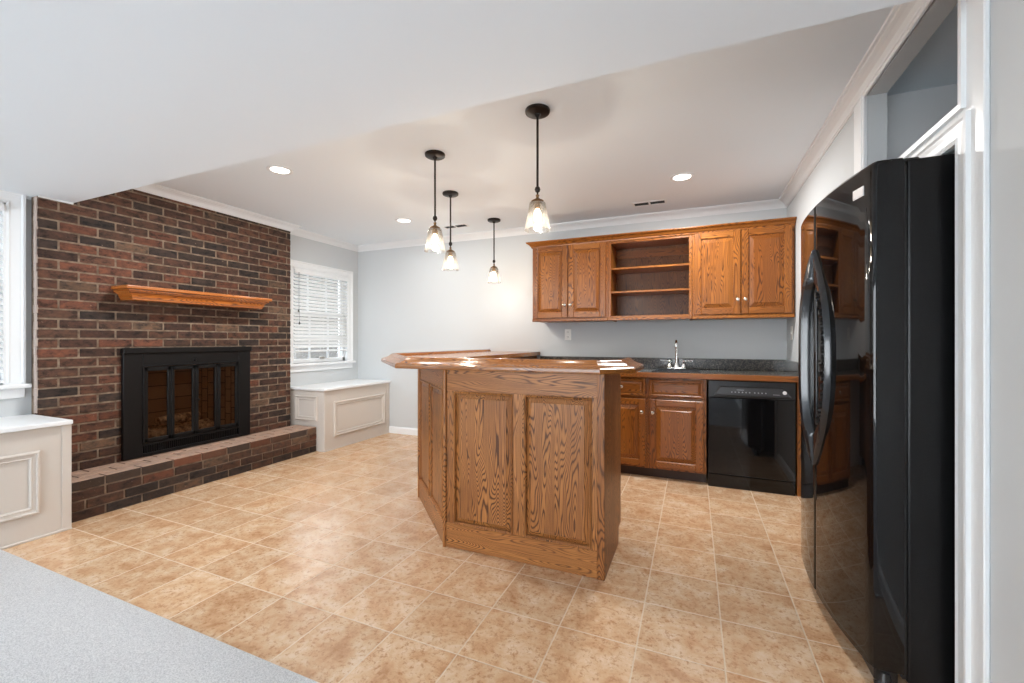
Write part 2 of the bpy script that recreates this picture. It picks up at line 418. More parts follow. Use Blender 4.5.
# alcove the fridge stands in
bm = B(); box(bm, XR + WT, 1.75, 2.77, 2.77 + T, -0.06, H + .1); box(bm, 1.63, 1.75, 1.62, 2.77, -0.06, H + .1); box(bm, XR + WT, 1.75, 1.58, 1.70, -0.06, H + .1)
struct('wall_alcove', bm, 'alcove')
bm = B(); box(bm, XR + 0.04, 1.75, 1.58, 2.89, H, H + .1); struct('ceiling', bm, 'ceiling')

# crown moulding round the kitchen ceiling
crown = [(0, -.068), (.006, -.068), (.006, -.060), (.012, -.058), (.016, -.048), (.026, -.034), (.042, -.022), (.056, -.016), (.060, -.010), (.072, -.010), (.074, 0), (0, 0)]
path = [(XR, SY), (XR, D), (XW, D), (XW, 3.357), (XB, 3.357), (XB, SY)]
bm = B(); sweep(bm, path, [(o, H + z) for o, z in crown]); struct('trim_1', bm, 'trim')
# baseboards
bb = [(0, 0), (.014, 0), (.014, .065), (.008, .078), (.004, .084), (0, .084)]
bm = B(); sweep(bm, [(-2.0, D), (-3.62, D)], bb); struct('baseboard_back', bm, 'trim')
bm = B(); sweep(bm, [(XR, 2.80), (XR, 3.82)], bb); sweep(bm, [(XR, YR), (XR, 1.622)], bb); struct('baseboard_right', bm, 'trim')
bm = B(); sweep(bm, [(XW, 0.30), (XW, YR)], bb); struct('baseboard_left', bm, 'trim')
# casing round the two openings in the right wall
cas = [(0, 0), (0, .012), (.008, .016), (.016, .012), (.034, .014), (.052, .018), (.060, .024), (.070, .022), (.072, 0)]
fx = lambda a, b, h: (XR - h, a, b)
bm = B()
box(bm, XR - .008, XR, 1.632, 1.772, 0, 2.372, .002)
box(bm, XR - .008, XR, 1.772, 2.70, 1.80, 1.915, .002)
sweep(bm, [(2.68, 0.0), (2.68, 1.80), (1.772, 1.80), (1.772, 0.0)], [(-o, h * .55 + .007) for o, h in cas], fn=fx)
small = [(0, 0), (0, .012), (.006, .016), (.030, .014), (.036, .022), (.046, .022), (.048, 0)]
sweep(bm, [(2.548, 1.915), (2.548, 2.354), (1.750, 2.354), (1.750, 1.915)], [(-o * (0.55), h * .6 + .007) for o, h in small], closed=True, fn=fx)
box(bm, XR - .014, XR, 2.55, 2.69, 1.90, 2.372, .003); box(bm, XR - .014, XR, 1.625, 1.642, 0, 2.372, .003)
struct('trim_2', bm, 'trim')
# soffit edge strip along the left wall, as seen above the near window
bm = B(); box(bm, XW, XW + .018, -0.2, 1.40, SZ - .02, SZ, .003); box(bm, XB, XB + .006, 1.40, SY, SZ - .012, SZ, .002); struct('trim_3', bm, 'trim')

# ------------------------------------------------------------ windows
def window(n, hole, z_stool, casing=0.085, hood=True):
    y0, y1, z0, z1 = hole
    r = bpy.data.objects.new('window_%d' % n, None); COL.objects.link(r); r['kind'] = 'structure'; r.location = (XW, (y0 + y1) / 2, z0)
    bm = B(); c = casing
    pr = [(0, 0), (0, .010), (.010, .016), (.020, .012), (c - .02, .018), (c - .012, .026), (c, .026), (c, 0)]
    fxx = lambda a, b, h: (XW + h, a, b)
    sweep(bm, [(y0, z0 - .01), (y0, z1), (y1, z1), (y1, z0 - .01)], [(o, h) for o, h in pr], fn=fxx)
    # jamb liners
    box(bm, XW - T, XW + .01, y0 - .004, y0 + .012, z0, z1); box(bm, XW - T, XW + .01, y1 - .012, y1 + .004, z0, z1); box(bm, XW - T, XW + .01, y0, y1, z1 - .012, z1 + .004)
    obj('window_casing', bm, 'trim', r, world=True)
    bm = B(); box(bm, XW - T, XW + .055, y0 - c - .02, y1 + c + .02, z0 - .028, z0, .006, seg=2); obj('window_stool', bm, 'trim', r, world=True)
    bm = B(); box(bm, XW, XW + .018, y0 - c, y1 + c, z0 - .095, z0 - .028, .004); obj('window_apron', bm, 'trim', r, world=True)
    zm = (z0 + z1) / 2 + .03
    for k, (a, b, x) in enumerate(((z0, zm + .02, XW - .045), (zm - .02, z1, XW - .075))):
        bm = B()
        box(bm, x - .015, x + .015, y0 + .01, y0 + .05, a, b, .003); box(bm, x - .015, x + .015, y1 - .05, y1 - .01, a, b, .003)
        box(bm, x - .015, x + .015, y0 + .01, y1 - .01, a, a + .05, .003); box(bm, x - .015, x + .015, y0 + .01, y1 - .01, b - .035, b, .003)
        for q in (1, 2): yy = y0 + (y1 - y0) * q / 3; box(bm, x - .008, x + .008, yy - .008, yy + .008, a, b)
        box(bm, x - .008, x + .008, y0 + .02, y1 - .02, (a + b) / 2 - .008, (a + b) / 2 + .008)
        s = obj('window_sash', bm, 'trim', r, world=True)
        bm = B(); box(bm, x - .003, x + .001, y0 + .03, y1 - .03, a + .03, b - .02); obj('glass_pane', bm, 'pane', s, world=True)
    return r
window(1, W1, 0.9); window(2, W2, 0.925, 0.078)
wr = bpy.data.objects.new('window_3', None); COL.objects.link(wr); wr['kind'] = 'structure'; wr.location = (XW, -1.6, .6)  # unseen side window, added to bring in more light from behind
bm = B()
for (a, b, c, d) in ((WR[0], WR[0] + .05, WR[2], WR[3]), (WR[1] - .05, WR[1], WR[2], WR[3]), (-1.63, -1.57, WR[2], WR[3]), (WR[0], WR[1], WR[2], WR[2] + .05), (WR[0], WR[1], WR[3] - .05, WR[3])):
    box(bm, XW - .08, XW - .03, a, b, c, d, .004)
box(bm, XW - .02, XW + .05, WR[0] - .08, WR[1] + .08, WR[2] - .03, WR[2], .005)
obj('window_frame', bm, 'trim', wr, world=True)
bm = B(); box(bm, XW - .06, XW - .056, WR[0], WR[1], WR[2], WR[3]); obj('glass_pane', bm, 'pane', wr, world=True)

def blind(hole, zb, label, tilt=38):
    y0, y1, z0, z1 = hole; y0 += .013; y1 -= .013
    r = root('window_blind', (XW - .005, (y0 + y1) / 2, z1), label, 'window blind')
    bm = B(); box(bm, XW - .03, XW + .035, y0, y1, z1 - .062, z1 - .014, .004); obj('valance', bm, 'trim', r, world=True)
    bm = B(); n = int((z1 - .09 - zb) / .040); a = math.radians(tilt)
    for k in range(n):
        z = z1 - .09 - k * .040; hw = .025
        dx, dz = hw * math.cos(a), hw * math.sin(a)
        v = []
        for s, hump in ((-1, 0), (0, .003), (1, 0)):
            for y in (y0 + .003, y1 - .003):
                for tz in (0.0, .0022): v.append(bm.verts.new((XW + .002 + s * dx, y, z - s * dz + hump + tz)))
        # v index: s*4 + yi*2 + t
        for q in (0, 4):
            bm.faces.new((v[q], v[q + 2], v[q + 6], v[q + 4])); bm.faces.new((v[q + 1], v[q + 3], v[q + 7], v[q + 5]))
            for e in (0, 2): bm.faces.new((v[q + e], v[q + e + 1], v[q + 4 + e + 1], v[q + 4 + e]))
        bm.faces.new((v[0], v[1], v[3], v[2])); bm.faces.new((v[8], v[9], v[11], v[10]))
    obj('slats', bm, 'slat', r, world=True)
    bm = B(); box(bm, XW - .022, XW + .026, y0, y1, zb - .02, zb, .004); obj('bottom_rail', bm, 'trim', r, world=True)
    bm = B()
    for f in (.12, .5, .88):
        y = y0 + (y1 - y0) * f
        for x in (XW - .024, XW + .028): tube(bm, [(x, y, z1 - .06), (x, y, zb)], .0011, 5)
    obj('ladder_cord', bm, 'white_plastic', r, world=True)
    for f, zz in ((.05, z1 - .50), (.065, z1 - .64)):
        y = y0 + (y1 - y0) * f
        bm = B(); tube(bm, [(XW + .038, y, z1 - .05), (XW + .038, y, zz + .03)], .0012, 5); lathe(bm, [(.002, zz + .035), (.007, zz + .02), (.009, zz), (0, zz - .002)], (XW + .038, y, 0), 10)
        obj('pull_cord', bm, ['bronze'], r, world=True)
    return r
blind(W1, .93, 'white slatted blind in the near window left of the brick wall', 40)
blind(W2, 1.075, 'white slatted blind, slightly raised, in the far window above the bench', 40)
bm = B(); box(bm, XW - .035, XW - .012, 3.86, 3.94, .973, .992, .004); obj('sash_lock', bm, 'knob', bpy.data.objects['window_2'], world=True)

# outside ground and fence seen through the slats
bm = B(); box(bm, -30, XW - T - .01, -30, 30, -.35, -.30); struct('ground', bm, 'ground')
r = root('wooden_fence', (-9, 3, -.3), 'tall dark weathered board fence outside beyond the window blinds', 'fence')
bm = B()
for k in range(120): box(bm, -9.02, -9.0, -9 + k * .15, -9 + k * .15 + .14, -.3, 3.3, .004)
obj('fence_boards', bm, 'fence', r, world=True)
bm = B(); box(bm, -9.08, -9.02, -9, 9, .1, .2); box(bm, -9.08, -9.02, -9, 9, 2.8, 2.9); obj('fence_rail', bm, 'fence', r, world=True)

# ------------------------------------------------------------ brick fireplace
fp = root('brick_fireplace', (XB, 2.38, 0), 'dark brown brick chimney breast and raised brick hearth on the left wall', 'fireplace')
PAL = [(lin(78, 56, 47), 5), (lin(98, 68, 54), 5), (lin(108, 70, 54), 4), (lin(60, 50, 46), 4), (lin(88, 64, 52), 5), (lin(112, 72, 56), 1.5), (lin(70, 58, 52), 3), (lin(108, 86, 70), 1.5)]
def brick_mesh(name, cells, mats, axis, rnd=.003, parent=fp, gain=1.0, glare_wash=None):
    """cells: boxes (x0,x1,y0,y1,z0,z1); one mesh with a tint per brick"""
    bm = B(); layer = bm.loops.layers.float_color.new('tint')
    for c in cells:
        j = [random.uniform(-rnd, rnd) * .5 for _ in range(2)]
        c = list(c); c[axis] += random.uniform(-rnd, rnd) * .6
        before = set(bm.faces)
        box(bm, c[0], c[1], c[2], c[3], c[4], c[5], .003)
        col = random.choices([p[0] for p in PAL], [p[1] for p in PAL])[0]; k = random.uniform(.66, .98) * gain
        col = [min(1, q * k) for q in col[:3]]
        if glare_wash: wcol = [q * 1.4 * (1 - glare_wash[1]) + wv * glare_wash[1] for q, wv in zip(col, glare_wash[0])]
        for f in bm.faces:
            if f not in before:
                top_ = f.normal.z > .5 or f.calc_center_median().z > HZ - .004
                for l in f.loops: l[layer] = (*(wcol if (glare_wash and top_) else col), 1)
    return obj(name, bm, mats, parent, world=True)
HZ = .262
RH, RL, MJ = .0676, .212, .0115
HOLE = (1.875, 2.845, .26, 1.105)
Y0, Y1 = 1.402, 3.352
cells = []; row = 0; z = 0.26
while z < H - .01:
    zt = min(z + RH - MJ, H - .001); y = Y0 - (RL / 2 if row % 2 else 0)
    while y < Y1:
        a, b = max(y, Y0), min(y + RL - MJ, Y1)
        segs = [(a, b)]
        if z + RH / 2 < HOLE[3]:
            segs = [(a, min(b, HOLE[0])), (max(a, HOLE[1]), b)]
        if z > SZ - .05: segs = [(max(s[0], SY + .002), s[1]) for s in segs] if z > SZ - .01 else segs
        for s in segs:
            if s[1] - s[0] > .012: cells.append((XB - .05, XB, s[0], s[1], z, zt if (z > SZ or zt < SZ or s[0] > SY) else SZ - .001))
        y += RL
    z += RH; row += 1
br = brick_mesh('chimney_breast', cells, 'brick', 1)
bm = B(); mx_ = XB - .0035
def mslab(bm, y0, y1, z0, z1): box(bm, XW - .001, mx_, y0, y1, z0, z1)
mslab(bm, Y0 + .003, HOLE[0], 0, SZ - .001); mslab(bm, SY + .002, HOLE[0], SZ - .001, H - .001) if SY < HOLE[0] else None
mslab(bm, HOLE[1], Y1 - .003, 0, H - .001); mslab(bm, HOLE[0], HOLE[1], HOLE[3], H - .001); mslab(bm, HOLE[0], HOLE[1], 0, .262)
obj('mortar', bm, 'mortar', br, world=True)
# pale caulked edge where the brick returns to the painted wall
bm = B()
for k in range(26):
    zz = .70 + k * .056
    if zz + .05 < SZ: box(bm, XB - .05, XB - .004 - random.uniform(0, .016), Y0 - .004 - random.uniform(0, .003), Y0 + .003, zz, zz + .055, .002)
obj('caulk_edge', bm, 'caulk', br, world=True)
# hearth
HX0, HZ, HY0, HY1 = -3.722, .262, 1.417, 3.408
cells = []
for row in range(4):
    z = row * .0655 + .004; y = HY0 - (RL / 2 if row % 2 else 0)
    if row == 3: continue
    while y < HY1:
        a, b = max(y, HY0), min(y + RL - MJ, HY1)
        if b - a > .012: cells.append((HX0 - .04, HX0, a, b, z, z + .0565))
        y += RL
brick_mesh('hearth_front', cells, 'brick', 1)
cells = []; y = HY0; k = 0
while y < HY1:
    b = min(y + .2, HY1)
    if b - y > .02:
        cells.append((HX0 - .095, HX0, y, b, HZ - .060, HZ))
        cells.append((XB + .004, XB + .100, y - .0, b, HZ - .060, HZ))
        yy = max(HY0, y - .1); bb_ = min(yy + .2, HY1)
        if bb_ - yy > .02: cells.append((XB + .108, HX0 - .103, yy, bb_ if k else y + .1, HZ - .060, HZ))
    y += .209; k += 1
ht = brick_mesh('hearth_top', cells, 'brick_top', 4, .001, gain=1.0, glare_wash=((.50, .345, .265), .84))  # sky glare painted as paler pink into the upward brick faces
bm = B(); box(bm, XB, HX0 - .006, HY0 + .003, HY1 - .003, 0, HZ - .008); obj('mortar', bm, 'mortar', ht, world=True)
# firebox lining
bm = B(); fx0, fx1 = XB - .50, XB - .06
a, b, c, d = HOLE
prism_pts = [(XB - .002, a), (fx0, a + .15), (fx0, b - .15), (XB - .002, b)]
def wallquad(p, q, th=.03):
    (x0, y0), (x1, y1) = p, q
    dv = Vector((x1 - x0, y1 - y0)).normalized(); nv = Vector((dv.y, -dv.x)) * th
    prism(bm, [(x0, y0), (x1, y1), (x1 - nv.x, y1 - nv.y), (x0 - nv.x, y0 - nv.y)], c - .03, d + .03)
for i in range(3): wallquad(prism_pts[i], prism_pts[i + 1], -.03)
box(bm, fx0 - .03, XB - .06, a, b, c - .03, c + .004); box(bm, fx0 - .03, XB - .06, a, b, d, d + .03)
obj('firebox', bm, 'firebrick', fp, world=True)

# fireplace glass doors (iron insert)
fr = root('fireplace_door_set', (XB, 2.36, HZ), 'black metal fireplace surround with four smoked glass folding doors', 'fireplace doors')
IY0, IY1, IZ0, IZ1 = 1.850, 2.868, .268, 1.130
DY0, DY1, DZ0, DZ1 = 1.978, 2.752, .372, .985
bm = B(); fxA, fxB = XB + .004, XB + .034
box(bm, fxA, fxB, IY0, DY0, IZ0, IZ1 - .04, .003); box(bm, fxA, fxB, DY1, IY1, IZ0, IZ1 - .04, .003)
box(bm, fxA, fxB, DY0, DY1, DZ1, IZ1 - .04, .003)
box(bm, fxA, fxB, DY0, DY1, DZ0 - .02, DZ0, .002); box(bm, fxA, fxB, DY0, DY1, IZ0, IZ0 + .025, .002)
box(bm, fxA, fxB + .020, IY0 - .006, IY1 + .006, IZ1 - .045, IZ1, .006)
for (p, q) in ((DY0 - .004, DY0 + .008), (DY1 - .008, DY1 + .004)): box(bm, fxA, fxB + .008, p, q, DZ0 - .004, DZ1 + .006, .002)
box(bm, fxA, fxB + .008, DY0, DY1, DZ1 - .006, DZ1 + .008, .002)
obj('surround_frame', bm, 'black_metal', fr, world=True)
bm = B()
for k in range(48):
    y = DY0 + .01 + k * (DY1 - DY0 - .02) / 48; box(bm, fxA + .004, fxB - .004, y, y + .007, IZ0 + .024, DZ0 - .019)
box(bm, fxA, fxA + .003, DY0, DY1, IZ0 + .02, DZ0 - .015)
obj('vent_grille', bm, 'black_metal', fr, world=True)
bm = B(); lathe(bm, [(.001, .0), (.012, 0), (.013, .006), (.008, .012), (0, .013)], (fxB, 2.36, DZ1 + .035), 14, 'X'); obj('vent_knob', bm, 'black_metal', fr, world=True)
dw = (DY1 - DY0 - .016) / 4
for k in range(4):
    y0 = DY0 + .008 + k * dw; y1 = y0 + dw - .003; bm = B(); f = .024
    xo = .006
    box(bm, fxB - .014, fxB + xo, y0, y0 + f, DZ0 + .004, DZ1 - .01, .003); box(bm, fxB - .014, fxB + xo, y1 - f, y1, DZ0 + .004, DZ1 - .01, .003)
    box(bm, fxB - .014, fxB + xo, y0, y1, DZ0 + .004, DZ0 + .034, .003); box(bm, fxB - .014, fxB + xo, y0, y1, DZ1 - .042, DZ1 - .01, .003)
    dd = obj('glass_door', bm, 'black_metal', fr, world=True)
    bm = B(); box(bm, fxB - .008, fxB - .004, y0 + .015, y1 - .015, DZ0 + .02, DZ1 - .03); obj('glass_pane', bm, 'smoke_glass', dd, world=True)
    if k in (1, 2):
        yy = y1 - .012 if k == 1 else y0 + .012
        bm = B(); lathe(bm, [(.004, 0), (.004, .012), (.010, .018), (.008, .026), (0, .027)], (fxB + xo, yy, DZ0 + .30), 12, 'X'); obj('door_knob', bm, 'black_metal', dd, world=True)
# logs on a grate
def log(p, q, r, label):
    bm = B(); p, q = Vector(p), Vector(q); n = 9
    pts = [p.lerp(q, i / n) + Vector((random.uniform(-.004, .004), 0, random.uniform(-.004, .004))) for i in range(n + 1)]
    mid = (p + q) / 2; o = root('fire_log', mid, label, 'fire log')
    tube(bm, pts, [r * random.uniform(.92, 1.08) for _ in pts], 14); obj('log_wood', bm, 'log', o, world=True, smooth=True)
bm = B()
for k in range(7): yy = 2.08 + k * .09; box(bm, XB - .33, XB - .13, yy, yy + .012, .318, .330)
for yy in (2.08, 2.62):
    for xx in (XB - .33, XB - .142): box(bm, xx, xx + .012, yy, yy + .012, c + .004, .320)
g = obj('log_grate', bm, 'black_metal'); setprops(g, 'low black bar grate under the logs behind the glass doors', 'fire grate')
log((XB - .28, 2.05, .392), (XB - .28, 2.66, .392), .05, 'charred fire log at the back of the grate')
log((XB - .17, 2.08, .387), (XB - .17, 2.63, .387), .045, 'charred fire log at the front of the grate')
log((XB - .21, 2.2, .490), (XB - .25, 2.55, .490), .042, 'shorter pale fire log lying on top of the other two')

# mantel shelf
mz0, mz1 = 1.493, 1.598
mt = root('mantel_shelf', (XB, 2.375, mz0), 'orange oak mantel shelf with moulded edge mounted on the brick wall', 'mantel shelf')
bm = B(); pth = [(XB, 2.895), (XB + .168, 2.895), (XB + .168, 1.845), (XB, 1.845)]
pf_ = [(-.02, mz0), (-.004, mz0), (0, mz0 + .004), (0, mz0 + .016), (.007, mz0 + .018), (.007, mz0 + .024), (.010, mz0 + .036), (.017, mz0 + .048), (.028, mz0 + .056), (.028, mz0 + .060), (.036, mz0 + .062), (.040, mz0 + .068), (.040, mz0 + .076), (-.02, mz0 + .076)]
sweep(bm, pth, [(o, z) for o, z in pf_])
box(bm, XB, XB + .15, 1.85, 2.90, mz0 + .004, mz0 + .076)
obj('moulding', bm, 'mantel', mt, world=True)
bm = B(); box(bm, XB, XB + .222, 1.787, 2.962, mz0 + .078, mz1, .007, seg=3); obj('shelf_board', bm, 'mantel', mt, world=True)

# ------------------------------------------------------------ window benches
def bench(y0, y1, zt, label, side_panel, mould, x1=-3.620):
    r = root('window_bench', ((XW + x1) / 2, (y0 + y1) / 2, 0), label, 'bench')
    bm = B(); box(bm, XW, x1, y0, y1, 0, zt - .028, .002)
    # corner boards and base strip, slightly proud
    box(bm, x1, x1 + .006, y0, y0 + .045, 0, zt - .03, .002); box(bm, x1, x1 + .006, y1 - .045, y1, 0, zt - .03, .002); box(bm, x1, x1 + .012, y0, y1, 0, .014, .003)
    obj('body', bm, 'bench', r, world=True)
    bm = B(); box(bm, XW, x1 + .028, y0 - (.016 if side_panel else 0), y1 + (0 if side_panel else 0.0), zt - .028, zt, .006, seg=2); obj('lid', bm, 'trim', r, world=True)
    pr = [(0, 0), (0, .010), (.008, .018), (.014, .018), (.018, .010), (.032, .008), (.038, .012), (.044, .005), (.046, 0)]
    bm = B(); a, b, c, d = mould
    sweep(bm, [(a, c), (b, c), (b, d), (a, d)], [(o, h) for o, h in pr], closed=True, fn=lambda p, q, h: (x1 + .001 + h, p, q)); obj('panel_moulding', bm, 'bench', r, world=True)
    if side_panel:
        bm = B(); sweep(bm, [(-4.03, .322), (-3.712, .322), (-3.712, .590), (-4.03, .590)], [(o, h) for o, h in pr], closed=True, fn=lambda p, q, h: (p, y0 - h, q)); obj('panel_moulding', bm, 'bench', r, world=True)
        bm = B(); box(bm, x1 - .045, x1 + .004, y0 - .005, y0 + .0, HZ + .004, zt - .03, .002); obj('corner_board', bm, 'bench', r, world=True)
    return r
bench(.30, 1.405, .690, 'white panelled bench box at the left edge, under the near window', False, (.46, 1.262, .152, .528))
bench(3.415, D - .002, .675, 'white panelled bench box in the far corner under the window', True, (3.545, 4.375, .140, .520))

# ------------------------------------------------------------ oak doors and faces
def door_parts(r, x0, x1, z0, z1, yf, pre, knob=None, frame_name='door', st=.055, th=.020, name_panel='raised_panel'):
    """overlay door facing -y whose back is at yf"""
    bm = B(); yb = yf; y = yf - th
    box(bm, x0, x0 + st, y, yb, z0, z1, .004, 0); box(bm, x1 - st, x1, y, yb, z0, z1, .004, 0)
    box(bm, x0 + st, x1 - st, y, yb, z0, z0 + st, .004, 1); box(bm, x0 + st, x1 - st, y, yb, z1 - st, z1, .004, 1)
    dr_ = obj(frame_name, bm, [pre + 'Z', pre + 'X'], r, world=True)
    raised(dr_, x0 + st - .004, x1 - st + .004, z0 + st - .004, z1 - st + .004, y, pre)
    if knob:
        bm = B(); lathe(bm, [(.006, 0), (.005, -.010), (.008, -.014), (.0145, -.020), (.0145, -.024), (.008, -.029), (0, -.030)], (knob[0], y, knob[1]), 18, 'Y')
        obj('knob', bm, 'knob', dr_, world=True, smooth=True)
    return dr_
def raised(par, x0, x1, z0, z1, y, pre, sl=.038, dep=.012, world=True, horiz=False):
    """raised panel: groove at the frame, slope up to a flat field"""
    bm = B(); loops = []
    for ins, yy in ((0, y + .006), (0.004, y + dep), (.009, y + dep), (sl, y + .003), (sl + .003, y + .000), (sl + .003, y + .000)):
        loops.append([bm.verts.new(p) for p in ((x0 + ins, yy, z0 + ins), (x1 - ins, yy, z0 + ins), (x1 - ins, yy, z1 - ins), (x0 + ins, yy, z1 - ins))])
    loops.pop()
    for i in range(len(loops) - 1):
        for k in range(4): bm.faces.new((loops[i][k], loops[i][(k + 1) % 4], loops[i + 1][(k + 1) % 4], loops[i + 1][k]))
    bm.faces.new(loops[-1])
    bk_ = [bm.verts.new((v.co.x, y + dep + .006, v.co.z)) for v in loops[0]]
    for k in range(4): bm.faces.new((loops[0][k], loops[0][(k + 1) % 4], bk_[(k + 1) % 4], bk_[k]))
    bm.faces.new(bk_[::-1])
    return obj('raised_panel', bm, pre + ('X' if horiz else 'Z'), par, world=world)

# ------------------------------------------------------------ wall cabinets
UY, UB = 4.133, D - .003       # face-frame front, back
UZ0, UZ1 = 1.378, 2.135
def wall_cab(x0, x1, label, doors, knobs, group):
    r = root('wall_cabinet', ((x0 + x1) / 2, UB, UZ0), label, 'cabinet', group)
    bm = B(); box(bm, x0, x1, UY + .002, UB, UZ0 + .004, UZ1); obj('carcass', bm, 'cabZ', r, world=True)
    bm = B(); box(bm, x0, x1, UY - .018, UY + .002, UZ0, UZ0 + .035, .002, 1); box(bm, x0, x1, UY - .018, UY + .002, UZ1 - .03, UZ1, .002, 1)
    box(bm, x0, x0 + .03, UY - .017, UY + .002, UZ0 + .03, UZ1 - .03, .002, 0); box(bm, x1 - .03, x1, UY - .017, UY + .002, UZ0 + .03, UZ1 - .03, .002, 0)
    xm = (x0 + x1) / 2; box(bm, xm - .02, xm + .02, UY - .017, UY + .002, UZ0 + .03, UZ1 - .03, .002, 0)
    obj('face_frame', bm, ['cabZ', 'cabX'], r, world=True)
    for (a, b), kx in zip(doors, knobs): door_parts(r, a, b, UZ0 + .034, UZ1 - .008, UY - .0175, 'cab', (kx, 1.534))
    bm = B(); box(bm, x0 + .001, x1 - .001, UY - .034, UY - .018, UZ0 - .002, UZ0 + .026, .005, 0); obj('bottom_rail', bm, 'cabX', r, world=True)
    return r
gU = 'oak wall cabinets above the sink counter'
wall_cab(-1.517, -.752, 'two-door oak wall cabinet left of the open shelves', [(-1.508, -1.146), (-1.138, -.772)], [-1.168, -1.112], gU)
wall_cab(-.012, .757, 'two-door oak wall cabinet right of the open shelves, beside the corner', [(.004, .366), (.372, .738)], [.342, .398], gU)
r = root('wall_shelf_unit', (-.382, UB, UZ0), 'open oak wall cabinet with two shelves between the door cabinets', 'shelf unit', gU)
a, b = -.7505, -.0135
for q0, q1 in ((a, a + .022), (b - .022, b)):
    bm = B(); box(bm, q0, q1, UY + .002, UB, UZ0, UZ1, .001); obj('side_panel', bm, 'cabZ', r, world=True)
bm = B(); box(bm, a + .022, b - .022, UY + .002, UB, UZ0 + .02, UZ0 + .040, .001); obj('bottom_board', bm, 'cabX', r, world=True)
bm = B(); box(bm, a + .022, b - .022, UY + .002, UB, UZ1 - .02, UZ1); obj('top_board', bm, 'cabX', r, world=True)
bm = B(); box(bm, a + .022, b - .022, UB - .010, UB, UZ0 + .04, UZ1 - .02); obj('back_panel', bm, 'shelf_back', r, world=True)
bm = B(); box(bm, a + .022, b - .022, UB - .030, UB - .010, UZ1 - .12, UZ1 - .045, .002); obj('hanging_rail', bm, 'cabX', r, world=True)
for zz in (1.648, 1.871):
    bm = B(); box(bm, a + .023, b - .023, UY + .006, UB - .012, zz - .011, zz + .008, .003); obj('shelf', bm, 'cabX', r, world=True)
bm = B(); box(bm, a, a + .026, UY - .018, UY + .002, UZ0, UZ1, .002, 0); box(bm, b - .026, b, UY - .018, UY + .002, UZ0, UZ1, .002, 0)
box(bm, a + .026, b - .026, UY - .018, UY + .002, UZ0, UZ0 + .042, .002, 1); box(bm, a + .026, b - .026, UY - .018, UY + .002, UZ1 - .03, UZ1, .002, 1)
obj('face_frame', bm, ['cabZ', 'cabX'], r, world=True)
bm = B(); box(bm, a + .001, b - .001, UY - .034, UY - .018, UZ0 - .002, UZ0 + .026, .005, 0); obj('bottom_rail', bm, 'cabX', r, world=True)
# crown along the cabinet tops, returning at the left end
bm = B(); z = UZ1 - .012
pf_ = [(0, z), (.006, z), (.010, z + .006), (.012, z + .016), (.020, z + .022), (.030, z + .036), (.044, z + .044), (.050, z + .048), (.054, z + .052), (.054, z + .060), (0, z + .060)]
sweep(bm, [(-1.517, UB), (-1.517, UY - .018), (.760, UY - .018)], [(-o, h) for o, h in pf_])
box(bm, -1.517, .760, UY - .018, UB, UZ1 + .001, z + .060)
o = obj('cabinet_crown', bm, 'cabX'); setprops(o, 'moulded oak crown running along the top of the wall cabinets', 'crown moulding')

# ------------------------------------------------------------ base cabinets
BY = 3.862
def base_cab(x0, x1, label, cols, false_right=True):
    r = root('base_cabinet', ((x0 + x1) / 2, D, 0), label, 'cabinet', 'oak base cabinets under the sink counter')
    bm = B(); box(bm, x0, x1, BY + .02, D - .004, .092, .760); obj('carcass', bm, 'cabZ', r, world=True)
    bm = B(); box(bm, x0, x1, BY, BY + .02, .088, .115, .002, 1); box(bm, x0, x1, BY, BY + .02, .845, .872, .002, 1); box(bm, x0, x1, BY, BY + .02, .688, .720, .002, 1)
    box(bm, x0, x0 + .03, BY - .001, BY + .019, .088, .872, .002, 0); box(bm, x1 - .03, x1, BY - .001, BY + .019, .088, .872, .002, 0)
    xm = (cols[0][1] + cols[1][0]) / 2; box(bm, xm - .025, xm + .025, BY - .001, BY + .019, .088, .872, .002, 0)
    obj('face_frame', bm, ['cabZ', 'cabX'], r, world=True)
    bm = B(); box(bm, x0, x1, BY + .065, BY + .085, 0, .09); obj('toe_kick', bm, 'toe', r, world=True)
    for k, (a, b) in enumerate(cols):
        kx = b - .028 if k == 0 else a + .028
        door_parts(r, a, b, .106, .685, BY - .002, 'cab', (kx, .572))
        kn = ((a + b) / 2 + .022, .785) if not (k == 1 and false_right) else None
        dr_ = door_parts_drawer(r, a, b, .706, .856, BY - .002, kn, 'false_drawer_front' if kn is None else 'drawer')
    return r
def door_parts_drawer(r, x0, x1, z0, z1, yf, knob, nm):
    bm = B(); th = .020; y = yf - th
    box(bm, x0, x1, y + .004, yf, z0, z1, .004, 0)
    d_ = obj(nm, bm, ['cabX'], r, world=True)
    bm = B(); sl = .020; loops = []
    for ins, yy in ((0.006, y + .004), (.012, y), (.018, y), (.022, y + .004), (.026, y + .004), (.042, y)):
        loops.append([bm.verts.new(p) for p in ((x0 + ins, yy, z0 + ins), (x1 - ins, yy, z0 + ins), (x1 - ins, yy, z1 - ins), (x0 + ins, yy, z1 - ins))])
    for i in range(len(loops) - 1):
        for k in range(4): bm.faces.new((loops[i][k], loops[i][(k + 1) % 4], loops[i + 1][(k + 1) % 4], loops[i + 1][k]))
    bm.faces.new(loops[-1]); bm.faces.new(loops[0][::-1])
    obj('front_panel', bm, 'cabX', d_, world=True)
    if knob:
        bm = B(); lathe(bm, [(.006, 0), (.005, -.010), (.008, -.014), (.0145, -.020), (.0145, -.024), (.008, -.029), (0, -.030)], (knob[0], y, knob[1]), 18, 'Y')
        obj('knob', bm, 'knob', d_, world=True, smooth=True)
    return d_
base_cab(-.862, .096, 'oak sink base cabinet with two doors between the bar and the dishwasher', [(-.826, -.384), (-.352, .072)])
